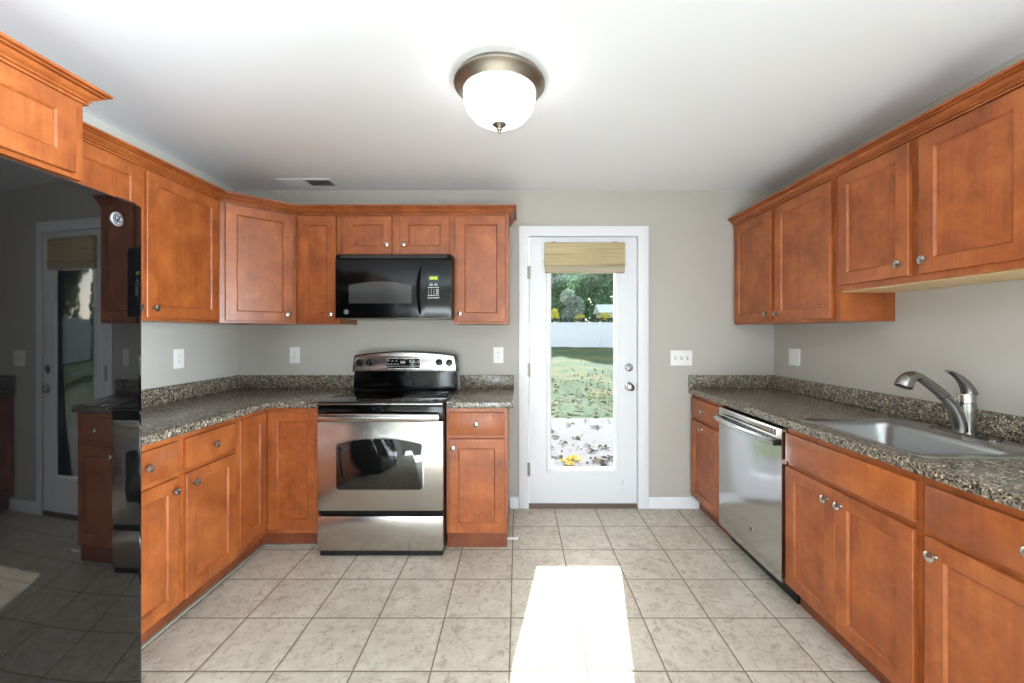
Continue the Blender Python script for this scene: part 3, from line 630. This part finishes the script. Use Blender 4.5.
# ------------------------------------------------------------------ refrigerator (local x = Y - y0, -y towards the room)
FY0 = 0.45
fr_ = thing('refrigerator', 'tall glossy black refrigerator at the left edge of the frame', 'refrigerator', (XL, FY0, 0), PI/2)
part('cabinet_body', MB().box(0.004, 0.918, -0.03, -0.80, 0.03, 1.755, 0.004), 'black', fr_)
def fx_(yw): return -((-1.2430-(yw-0.985)**2/5.8)-XL)
def fdoor(a, b, name):
    pts = []; n = 26; r = 0.016
    for i in range(n+1):
        yw = a+(b-a)*i/n; edge = min(yw-a, b-yw); off = 0.0 if edge > r else r-math.sqrt(max(0, r*r-(r-edge)**2))
        pts.append((yw-FY0, fx_(yw)+off))
        if i in (0, n-1):
            for k in ((0.15, 0.4, 0.7) if i == 0 else (0.3, 0.6, 0.85)):
                yk = a+(b-a)*(i+k)/n; ed = min(yk-a, b-yk); of = 0.0 if ed > r else r-math.sqrt(max(0, r*r-(r-ed)**2)); pts.append((yk-FY0, fx_(yk)+of))
    pts += [(b-FY0, -0.803), (a-FY0, -0.803)]
    return part(name, MB().prism(pts, 0.11, 1.772, XYZ, 0.004), 'fridge_black', fr_, sharp=20)
d1 = fdoor(0.452, 0.796, 'freezer_door'); d2 = fdoor(0.802, 1.374, 'door')
for d, yw in ((d1, 0.765), (d2, 0.833)):
    x = yw-FY0; yf = fx_(yw)
    part('handle', MB().tube([(x, yf+0.004, 0.70), (x, yf-0.035, 0.73), (x, yf-0.045, 0.80), (x, yf-0.045, 1.45), (x, yf-0.035, 1.52), (x, yf+0.004, 1.55)], [(0.012, 0.016)]*6, 12, (1, 0, 0)), 'black', d)
for x in (0.05, 0.876): part('hinge_cover', MB().box(x-0.035, x+0.035, -0.78, -0.868, 1.7725, 1.782, 0.004), 'black_matte', fr_)
part('base_grille', MB().box(0.01, 0.90, -0.70, -0.83, 0.012, 0.100, 0.003), 'black_matte', fr_)
bg = monogram(d2, 0, 0, 0, 0.0215)
yw = 1.268; ang = math.atan((yw-0.985)/2.9)
bg.location = (yw-FY0, fx_(yw)-0.0003, 1.702); bg.rotation_euler = (0, 0, ang)

# ------------------------------------------------------------------ range
RX0, RX1, RF = -1.2035, -0.4465, 2.424
RW_ = RX1-RX0; rc = RW_/2
rg_ = thing('kitchen_range', 'stainless steel electric range with black glass cooktop against the back wall', 'stove', (RX0, YB, 0))
yf = RF-YB                                                   # door front plane, local
part('body', MB().box(0.003, RW_-0.003, -0.045, yf+0.045, 0.028, 0.905), 'black_matte', rg_)
part('base', MB().box(0.01, RW_-0.01, -0.06, yf+0.02, 0.001, 0.027), 'black_matte', rg_)
dr = part('drawer', MB().box(0.002, RW_-0.002, yf+0.001, yf+0.044, 0.040, 0.246, 0.003), 'steel', rg_)
part('drawer_lip', MB().prism([(0.006, 0.277), (0.006, 0.252), (RW_*0.30, 0.250), (rc, 0.243), (RW_*0.70, 0.250), (RW_-0.006, 0.252), (RW_-0.006, 0.277)], yf+0.010, yf+0.044, XZY), 'black', dr)
od = part('oven_door', MB().box(0.002, RW_-0.002, yf, yf+0.044, 0.279, 0.815, 0.003), 'steel', rg_)
def arch(x0, x1, z0, zs, zt, r=0.022, n=14):
    pts = [(x0+r-r*math.cos(a), z0+r-r*math.sin(a)) for a in [PI/2*k/5 for k in range(6)]][::-1]
    pts = [(x0+r*(1-math.sin(a)), z0+r*(1-math.cos(a))) for a in [PI/2*k/5 for k in range(6)]]           # bottom left, ends at (x0, z0+r)
    pts += [(x0, zs-0.012)] + [(x0+0.004, zs)]
    xc = (x0+x1)/2
    for k in range(1, n): u = k/n; x = x0+0.004+(x1-x0-0.008)*u; pts.append((x, zs+(zt-zs)*(1-(2*u-1)**2)))
    pts += [(x1-0.004, zs), (x1, zs-0.012)]
    pts += [(x1-r*(1-math.cos(a)), z0+r*(1-math.sin(a))) for a in [PI/2*k/5 for k in range(6)]]
    return pts
wx0, wx1 = 0.116, 0.633
part('window_bezel', MB().prism(arch(wx0-0.008, wx1+0.008, 0.399, 0.686, 0.722, 0.028), yf-0.002, yf+0.001, XZY, 0.001), 'nickel', od)
part('window', MB().prism(arch(wx0, wx1, 0.407, 0.680, 0.713), yf-0.0035, yf-0.0015, XZY, 0.0008), 'oven_glass', od, 'dark oven window')
hpts = [(0.022+(RW_-0.044)*i/16, yf-0.030-0.014*(1-(2*i/16-1)**4), 0.842+0.004*(1-(2*i/16-1)**2)) for i in range(17)]
part('handle', MB().tube(hpts, [(0.010, 0.0235)]*17, 16, (0, 1, 0)), 'steel', od)
for x in (0.03, RW_-0.03): part('handle_post', MB().box(x-0.012, x+0.012, yf-0.030, yf+0.004, 0.828, 0.852, 0.003), 'black_matte', od)
part('front_panel', MB().box(0.002, RW_-0.002, yf+0.004, yf+0.044, 0.8175, 0.9045, 0.003), 'black', rg_)
top = part('cooktop', MB().box(0.0, RW_, -0.10, yf-0.004, 0.906, 0.932, 0.006, 3), 'cooktop', rg_)
for bx_, by_, r in ((0.20, -0.49, 0.105), (0.555, -0.49, 0.085), (0.20, -0.24, 0.080), (0.555, -0.24, 0.105)):
    part('burner_ring', MB().loft([[(bx_+q*math.cos(2*PI*i/40), by_+q*math.sin(2*PI*i/40), z) for i in range(40)] for q, z in ((r, 0.9322), (r, 0.9326), (r-0.004, 0.9326), (r-0.004, 0.9322))], False, False), 'burner', top)
part('trim_strip', MB().box(0.006, RW_-0.006, yf-0.0055, yf-0.003, 0.917, 0.921), 'nickel', top)
# backguard
BG = thing  # (kept as parts of the range)
by0, by1 = -0.098, -0.150                                      # back and foot planes
part('backguard', MB().prism([(-0.045, 0.9325), (-0.165, 0.9325), (-0.168, 0.955), (-0.150, 1.050), (-0.150, 1.062), (-0.045, 1.062)], 0.008, RW_-0.008, lambda u, v, w: (w, u, v), 0.002), 'black', rg_)
def guard(i, zb, n=16):
    x0, x1 = -0.004+i, RW_+0.004-i; pts = [(x0, zb)]
    for k in range(5): a = PI/2*k/4; r = 0.026; pts.append((x0+0.010+r-r*math.cos(a)-0.002*0, 1.176-i+r*math.sin(a)-0.026+0.010))
    for k in range(1, n): u = k/n; x = x0+0.036+(x1-x0-0.072)*u; pts.append((x, 1.186-i+0.024*(1-(2*u-1)**2)))
    for k in range(5): a = PI/2*(4-k)/4; r = 0.026; pts.append((x1-0.010-r+r*math.cos(a), 1.176-i+r*math.sin(a)-0.026+0.010))
    return pts+[(x1, zb)]
cp = part('control_panel', MB().prism(guard(0, 1.0625), -0.045, -0.158, XZY, 0.004), 'black', rg_)
part('control_fascia', MB().prism(guard(0.009, 1.066), -0.157, -0.162, XZY, 0.0015), 'steel', cp, 'stainless control fascia')
for x, z in ((0.052, 1.128), (0.126, 1.129), (0.630, 1.129), (0.704, 1.126)):
    kb = part('burner_knob', MB().lathe([(0.024, 0), (0.025, 0.004), (0.021, 0.006), (0.019, 0.022), (0.0, 0.023)], (x, -0.1622, z), (0, -1, 0), 24), 'black', cp)
    part('pointer', MB().box(x-0.004, x+0.004, -0.196, -0.184, z-0.019, z+0.019, 0.002), 'black', kb)
ds = part('display', MB().prism([(0.247, 1.077+0.016), (0.252, 1.088), (0.485, 1.088), (0.490, 1.094), (0.490, 1.150), (0.484, 1.156), (0.275, 1.156), (0.256, 1.148), (0.247, 1.130)], -0.1622, -0.1645, XZY), 'oven_glass', cp, 'dark control display')
part('display_bezel', MB().prism([(0.241, 1.088), (0.249, 1.081), (0.489, 1.081), (0.497, 1.090), (0.497, 1.153), (0.488, 1.163), (0.270, 1.163), (0.250, 1.153), (0.241, 1.132)], -0.1617, -0.1632, XZY), 'nickel', cp)
mk = MB(); random.seed(3)
for (xa_, xb_, zz, n) in ((0.262, 0.32, 1.140, 3), (0.262, 0.33, 1.118, 4), (0.42, 0.476, 1.140, 3), (0.42, 0.48, 1.130, 4), (0.255, 0.482, 1.102, 12)):
    for k in range(n):
        x = xa_+(xb_-xa_)*k/max(1, n-1); mk.box(x-0.0055, x+0.0055, -0.1650, -0.1644, zz-0.0022, zz+0.0022)
for k in range(3): mk.box(0.350+k*0.012, 0.357+k*0.012, -0.1650, -0.1644, 1.121, 1.139)
part('printed_marks', mk, 'mark', ds)
part('badge', MB().lathe([(0.007, 0), (0.007, 0.001), (0, 0.0012)], (0.371, -0.1622, 1.0735), (0, -1, 0), 16), 'badge_dark', cp)

# ------------------------------------------------------------------ microwave
MX0, MX1, MY, MZ0, MZ1 = -1.2015, -0.4385, 2.660, 1.430, 1.8625
mwv = thing('microwave', 'black over-the-range microwave hung between the wall cabinets', 'microwave', (MX0, YB, MZ0))
MW, MD, MH = MX1-MX0, MY-YB, MZ1-MZ0
part('case', MB().box(0.001, MW-0.001, -0.004, MD+0.045, 0.016, MH), 'black_matte', mwv)
def bow(x): return -0.010*(1-(2*x/MW-1)**2)
xs = [0.002+(0.565-0.002)*i/10 for i in range(11)]
md = part('door', MB().prism([(x, MD+bow(x)) for x in xs]+[(0.565, MD+0.044), (0.002, MD+0.044)], 0.012, MH-0.036, XYZ, 0.003), 'black', mwv)
xs = [0.567+(MW-0.002-0.567)*i/6 for i in range(7)]
mp_ = part('control_panel', MB().prism([(x, MD+bow(x)) for x in xs]+[(MW-0.002, MD+0.044), (0.567, MD+0.044)], 0.012, MH-0.036, XYZ, 0.003), 'black', mwv)
gr = MB().prism([(MD+0.044, MH-0.001), (MD+0.016, MH-0.001), (MD-0.004, MH-0.033), (MD+0.044, MH-0.034)], 0.002, MW-0.002, lambda u, v, w: (w, u, v))
vg = part('vent_grille', gr, 'black', mwv)
for k in range(3):
    a = (k+0.8)/4
    part('vent_slot', MB().box(0.03, MW-0.03, MD+0.016-0.020*a-0.002, MD+0.016-0.020*a+0.004, MH-0.001-0.032*a-0.0015, MH-0.001-0.032*a+0.0015), 'slot', vg)
n = 12; wz0, wz1 = 0.108, 0.238
xs = [0.092+(0.505-0.092)*i/n for i in range(n+1)]
fr0 = [(x, MD+bow(x)-0.0005, wz0) for x in xs]; bk0 = [(x, MD+bow(x)-0.0022, wz0) for x in xs]
wp = MB()
wt = lambda x: wz1+0.022*(1-(2*(x-0.092)/0.413-1)**2)-0.010
wp.loft([[(x, MD+bow(x)-0.0002, wz0), (x, MD+bow(x)-0.002, wz0), (x, MD+bow(x)-0.002, wt(x)), (x, MD+bow(x)-0.0002, wt(x))] for x in xs])
part('window', wp, 'micro_glass', md, 'dark glass window')
hx_ = 0.552
hp = [(hx_+0.008-0.014*math.sin(PI*i/12), MD+bow(hx_)-0.004-0.026*math.sin(PI*i/12)**0.7, 0.040+0.300*i/12) for i in range(13)]
part('handle', MB().tube(hp, [(0.006, 0.010)]*13, 12, (1, 0, 0)), 'black', md)
my = lambda x: MD+bow(x)
dz = MB(); dz.box(0.612, 0.684, my(0.65)-0.0025, my(0.65)+0.0012, 0.256, 0.290)
dsp = part('display', dz, 'oven_glass', mp_)
lc = MB()
for k in range(4): lc.box(0.624+k*0.012+(0.004 if k > 1 else 0), 0.633+k*0.012+(0.004 if k > 1 else 0), my(0.65)-0.0034, my(0.65)-0.0026, 0.264, 0.282)
lc.box(0.6475, 0.6495, my(0.65)-0.0034, my(0.65)-0.0026, 0.268, 0.278)
part('lit_segments', lc, 'lcd', dsp, 'glowing green display digits')
for r in range(2):
    for c in range(2):
        part('button', MB().box(0.622+c*0.030, 0.644+c*0.030, my(0.65)-0.0020, my(0.65)+0.001, 0.238-r*0.012, 0.244-r*0.012), ('mark_blue', 'mark')[r], mp_)
rows = [('bar', 0.212), ('123', 0.196), ('456', 0.184), ('789', 0.172), ('bar', 0.160), ('bar', 0.144)]
for kind, z in rows:
    if kind == 'bar':
        for c in range(5): part('button', MB().box(0.611+c*0.0155, 0.622+c*0.0155, my(0.65)-0.0020, my(0.65)+0.001, z-0.003, z+0.003), 'mark', mp_)
    else:
        for c, ch in enumerate(kind): front_text(ch, 0.013, 'mark', 'keypad_digit', 0.616+c*0.0175, my(0.65)-0.0014, z, mp_)
        part('button', MB().box(0.664, 0.682, my(0.67)-0.0020, my(0.67)+0.001, z-0.003, z+0.003), 'mark', mp_)
monogram(md, 0.075, MD+bow(0.075)-0.0004, 0.052, 0.0155)
part('bottom_panel', MB().box(0.01, MW-0.01, -0.02, MD+0.05, 0.010, 0.0155, 0.002), 'pewter', mwv)

# ------------------------------------------------------------------ small things on the floor
dst = thing('door_stop', 'small white-tipped spring door stop on the cabinet side near the floor', 'door stop', (-0.0665, 2.52, 0.066))
part('spring', MB().tube([(0.0005+0.05*i/60, 0.0055*math.cos(i*PI/3), 0.0055*math.sin(i*PI/3)) for i in range(61)], 0.002, 6), 'white_plate', dst)
part('tip', MB().lathe([(0.006, 0.050), (0.008, 0.053), (0.008, 0.064), (0.005, 0.068), (0, 0.068)], (0, 0, 0), (1, 0, 0), 14), 'white_plate', dst)
# flat shoe strip where tile meets the left toe boards
struct('trim_4', MB().cells([-1.6165, -1.598, -1.2075], [1.47, 2.551, 2.5695], 0.0008, 0.012, lambda x, y: x > -1.598 and y < 2.551, XYZ, 0.003), 'shoe')

# ------------------------------------------------------------------ garden beyond the door
GZ = -0.13
struct('patio', MB().box(-6, 9, YB+0.08, 7.0, GZ-0.12, GZ), 'concrete')
def gz(y): return GZ-0.02+0.40*max(0.0, min(1.0, (y-7)/23))+0.02
lw = MB(); nx, ny = 44, 40
gv = [[lw.b.verts.new((-14+44*i/nx, 7.0+43*j/ny, gz(7+43*j/ny)+(0.0 if j == 0 else random.uniform(-0.03, 0.03)))) for i in range(nx+1)] for j in range(ny+1)]
for j in range(ny):
    for i in range(nx): lw.b.faces.new((gv[j][i], gv[j][i+1], gv[j+1][i+1], gv[j+1][i]))
struct('lawn', lw, 'lawn', sharp=None)
FYF = 30.0; FZ0, FZ1 = 0.22, 2.10
fn = thing('vinyl_fence', 'white vinyl panel fence across the far end of the lawn', 'fence', (4.5, FYF, FZ0))
PW = 1.67; px0 = 2.74
for k in range(-8, 9):
    x = px0+k*PW-4.5
    part('post', MB().box(x-0.065, x+0.065, -0.065, 0.065, -0.2, FZ1-FZ0+0.02, 0.01), 'vinyl', fn)
    part('post_cap', MB().prism([(-0.08, 0), (0.08, 0), (0.0, 0.07)], -0.08, 0.08, lambda u, v, w, x=x: (x+u, w, FZ1-FZ0+0.021+v)), 'vinyl', fn)
    if k < 8:
        pn = part('panel', MB().box(x+0.0655, x+PW-0.0655, -0.012, 0.012, -0.15, FZ1-FZ0-0.06), 'vinyl', fn)
        part('rail', MB().box(x+0.0655, x+PW-0.0655, -0.03, 0.03, FZ1-FZ0-0.0595, FZ1-FZ0, 0.006), 'vinyl', fn)
fs = thing('vinyl_fence', 'white vinyl panel fence along the right side of the yard, seen only in reflection', 'fence', (14.5, 18, 0.1))
for k in range(-6, 7):
    y = k*PW
    part('post', MB().box(-0.065, 0.065, y-0.065, y+0.065, -0.2, 1.95, 0.01), 'vinyl', fs)
    if k < 6: part('panel', MB().box(-0.012, 0.012, y+0.0655, y+PW-0.0655, -0.15, 1.85), 'vinyl', fs)

def leaf_cloud(n, blobs, size, seed, squash=1.0):
    rnd = random.Random(seed); m = MB(); tot = sum(b[3]*b[4]*b[5] for b in blobs)**1.0; wts = [b[3]*b[4]*b[5] for b in blobs]
    def fn(i):
        b = rnd.choices(blobs, wts)[0]
        while True:
            p = Vector((rnd.uniform(-1, 1), rnd.uniform(-1, 1), rnd.uniform(-1, 1)))
            if 0.25 < p.length < 1: break
        p = p.normalized()*(p.length**0.5)
        c = Vector((b[0]+p.x*b[3], b[1]+p.y*b[4], b[2]+p.z*b[5]))
        a = Vector((rnd.gauss(0, 1), rnd.gauss(0, 1), rnd.gauss(0, 1))).normalized(); o = a.orthogonal().normalized(); s = size*rnd.uniform(0.6, 1.5)
        return c, a*s, o*s*0.55
    return m.quads(n, fn)
def tree(name, label, loc, blobs, trunk_h, trunk_r, n, size, mat, seed, group=None, cat='tree'):
    t = thing(name, label, cat, loc)
    rnd = random.Random(seed+99); m = MB()
    m.tube([(0, 0, -0.3), (0.05, 0.02, trunk_h*0.5), (0.0, 0.0, trunk_h)], [trunk_r*1.2, trunk_r, trunk_r*0.7], 10)
    for k in range(5):
        a = 2*PI*k/5+rnd.uniform(-.4, .4); l = trunk_h*0.6
        m.tube([(0, 0, trunk_h*0.8), (math.cos(a)*l*0.5, math.sin(a)*l*0.5, trunk_h*1.15), (math.cos(a)*l, math.sin(a)*l, trunk_h*1.6)], [trunk_r*0.55, trunk_r*0.4, trunk_r*0.2], 7)
    part('trunk', m, 'bark', t); part('crown', leaf_cloud(n, blobs, size, seed), mat, t, sharp=None); return t
tr = [(0.4, 36.6, 'leaf', 'large leafy green tree behind the fence, leftmost through the door glass'), (7.4, 37.4, 'leaf', 'large green tree behind the pale roofed house'),
      (6.4, 53.5, 'leaf', 'tall green tree farthest back, in the middle of the door glass'), (3.0, 46.5, 'leaf', 'tall green tree farthest back, at the left of the door glass'), (14.2, 37.5, 'leaf', 'green tree beyond the fence to the right, outside the door glass view'), (-5.4, 34.0, 'leaf', 'green tree behind the fence far to the left of the door glass'), (18.0, 21.0, 'leaf', 'green tree beyond the right-hand fence, seen only in the refrigerator door')]
for i, (x, y, m_, lb) in enumerate(tr):
    q = random.Random(i+5); bl = [(q.uniform(-1.6, 1.6), q.uniform(-1.2, 1.2), q.uniform(2.2, 6.3), q.uniform(1.1, 1.9), q.uniform(1.0, 1.6), q.uniform(0.8, 1.5)) for _ in range(9)]+[(0, 0, 4.4, 2.1, 1.7, 2.6)]
    tree('leafy_tree', lb, (x, y, 0.3), bl, 2.6, 0.16, 8500, 0.12, m_, 40+i).scale = (1.35,)*3 if y > 40 else (1, 1, 1)
tree('leafy_tree', 'grey-green bushy tree just behind the fence left of centre', (4.5, 33.0, 0.3), [(0, 0, 2.3, 0.9, 0.7, 1.1), (0.2, 0, 3.2, 0.7, 0.6, 0.8), (-0.4, 0, 3.9, 0.6, 0.5, 0.7)], 1.5, 0.08, 2200, 0.085, 'leaf_grey', 61)
for i, (x, y, h, r, lb) in enumerate([(2.75, 31.6, 1.45, 0.42, 'yellow-leaved shrub behind the fence at the left side of the door glass'), (4.75, 31.55, 1.0, 0.55, 'low yellow-green shrub behind the middle of the fence'), (6.7, 31.55, 1.15, 0.75, 'yellow-green shrub behind the fence below the pale roof')]):
    tree('yellow_shrub', lb, (x, y, 0.35), [(0, 0, 1.35, r, 0.4, 0.8), (0.1, 0, 1.35+h*0.5, r*0.8, 0.35, h*0.55)], 0.9, 0.04, 900, 0.075, 'leaf_yellow', 70+i, cat='shrub')
hd = thing('clipped_hedge', 'dark clipped hedge showing just above the top of the fence', 'hedge', (4.5, 30.75, 0.3))
part('foliage', MB().quads(5200, lambda i: (Vector((random.uniform(-6, 6), random.uniform(-0.3, 0.3), random.uniform(0.1, 2.12))), Vector((random.uniform(-.08, .08), random.uniform(-.03, .03), random.uniform(-.05, .05))), Vector((random.uniform(-.04, .04), random.uniform(-.03, .03), random.uniform(.03, .08))))), 'leaf_dark', hd, sharp=None)
part('stem', MB().tube([(-5.8, 0, 0.05), (5.8, 0, 0.05)], 0.03, 6), 'bark', hd)
cn = tree('columnar_conifer', 'tall narrow dark green conifer on the lawn, seen in the refrigerator door', (8.9, 14.8, 0.0), [(0, 0, 0.9, 0.62, 0.62, 0.9), (0, 0, 2.2, 0.66, 0.66, 1.2), (0, 0, 3.6, 0.5, 0.5, 1.2), (0, 0, 4.8, 0.26, 0.26, 0.8)], 1.2, 0.09, 4200, 0.06, 'leaf', 88)
hs = thing('garden_house', 'small house with a pale roof among trees beyond the fence', 'house', (8.6, 33.3, 0.55))
part('wall', MB().box(-1.95, 1.95, -1.2, 1.2, -0.2, 2.35), 'siding', hs)
part('roof', MB().prism([(-1.45, 2.36), (1.45, 2.36), (0.0, 3.10)], -2.2, 2.2, lambda u, v, w: (w, u, v)), 'roof_pale', hs)
lv = MB(); rnd = random.Random(12)
clumps = [(552, 432), (556, 437), (587, 446), (592, 452), (603, 448), (609, 459), (596, 461), (557, 457), (564, 444), (577, 438), (549, 448), (604, 465), (551, 467), (585, 421), (570, 425), (597, 428)]
def pf(i):
    if i < 260:
        c = rnd.choice(clumps); Y = F*(H-GZ)/(c[1]-CY); x = (c[0]-CX)/F*Y+rnd.gauss(0, 0.035); y = Y+rnd.gauss(0, 0.05)
    else: x, y = rnd.uniform(-0.3, 3.2), rnd.uniform(3.5, 6.95)
    a = rnd.uniform(0, 2*PI); s = rnd.uniform(0.010, 0.024); n_ = Vector((rnd.gauss(0, .3), rnd.gauss(0, .3), 1)).normalized()
    ax = Vector((math.cos(a), math.sin(a), 0)); ax = (ax-n_*ax.dot(n_)).normalized()
    return Vector((x, y, GZ+0.012+rnd.uniform(0, 0.012))), ax*s, n_.cross(ax)*s*0.6
tag(part('fallen_leaves', lv.quads(420, pf), 'leaf_fallen', sharp=None), 'brown fallen leaves scattered over the concrete patio', 'leaves', kind='stuff')
lv = MB()
def py(i):
    c = rnd.choice(((566, 461), (573, 459), (579, 460), (570, 464))); Y = F*(H-GZ)/(c[1]-CY); a = rnd.uniform(0, 2*PI); s = rnd.uniform(0.012, 0.024)
    n_ = Vector((rnd.gauss(0, .35), rnd.gauss(0, .35), 1)).normalized(); ax = Vector((math.cos(a), math.sin(a), 0)); ax = (ax-n_*ax.dot(n_)).normalized()
    return Vector(((c[0]-CX)/F*Y+rnd.gauss(0, 0.03), Y+rnd.gauss(0, 0.04), GZ+0.014+rnd.uniform(0, 0.014))), ax*s, n_.cross(ax)*s*0.7
tag(part('yellow_leaves', lv.quads(70, py), 'leaf_fallen_yellow', sharp=None), 'patch of yellow fallen leaves on the patio close to the door', 'leaves', kind='stuff')
lv = MB()
def pl_(i):
    y = 7.05+abs(rnd.gauss(0, 4.0)); x = rnd.uniform(0, 0.32*y); a = rnd.uniform(0, 2*PI); s = rnd.uniform(0.02, 0.05)
    n_ = Vector((rnd.gauss(0, .3), rnd.gauss(0, .3), 1)).normalized(); ax = Vector((math.cos(a), math.sin(a), 0)); ax = (ax-n_*ax.dot(n_)).normalized()
    return Vector((x, y, gz(y)+0.04)), ax*s, n_.cross(ax)*s*0.6
tag(part('lawn_leaves', lv.quads(800, pl_), 'leaf_fallen', sharp=None), 'fallen leaves littering the lawn beyond the patio', 'leaves', kind='stuff')
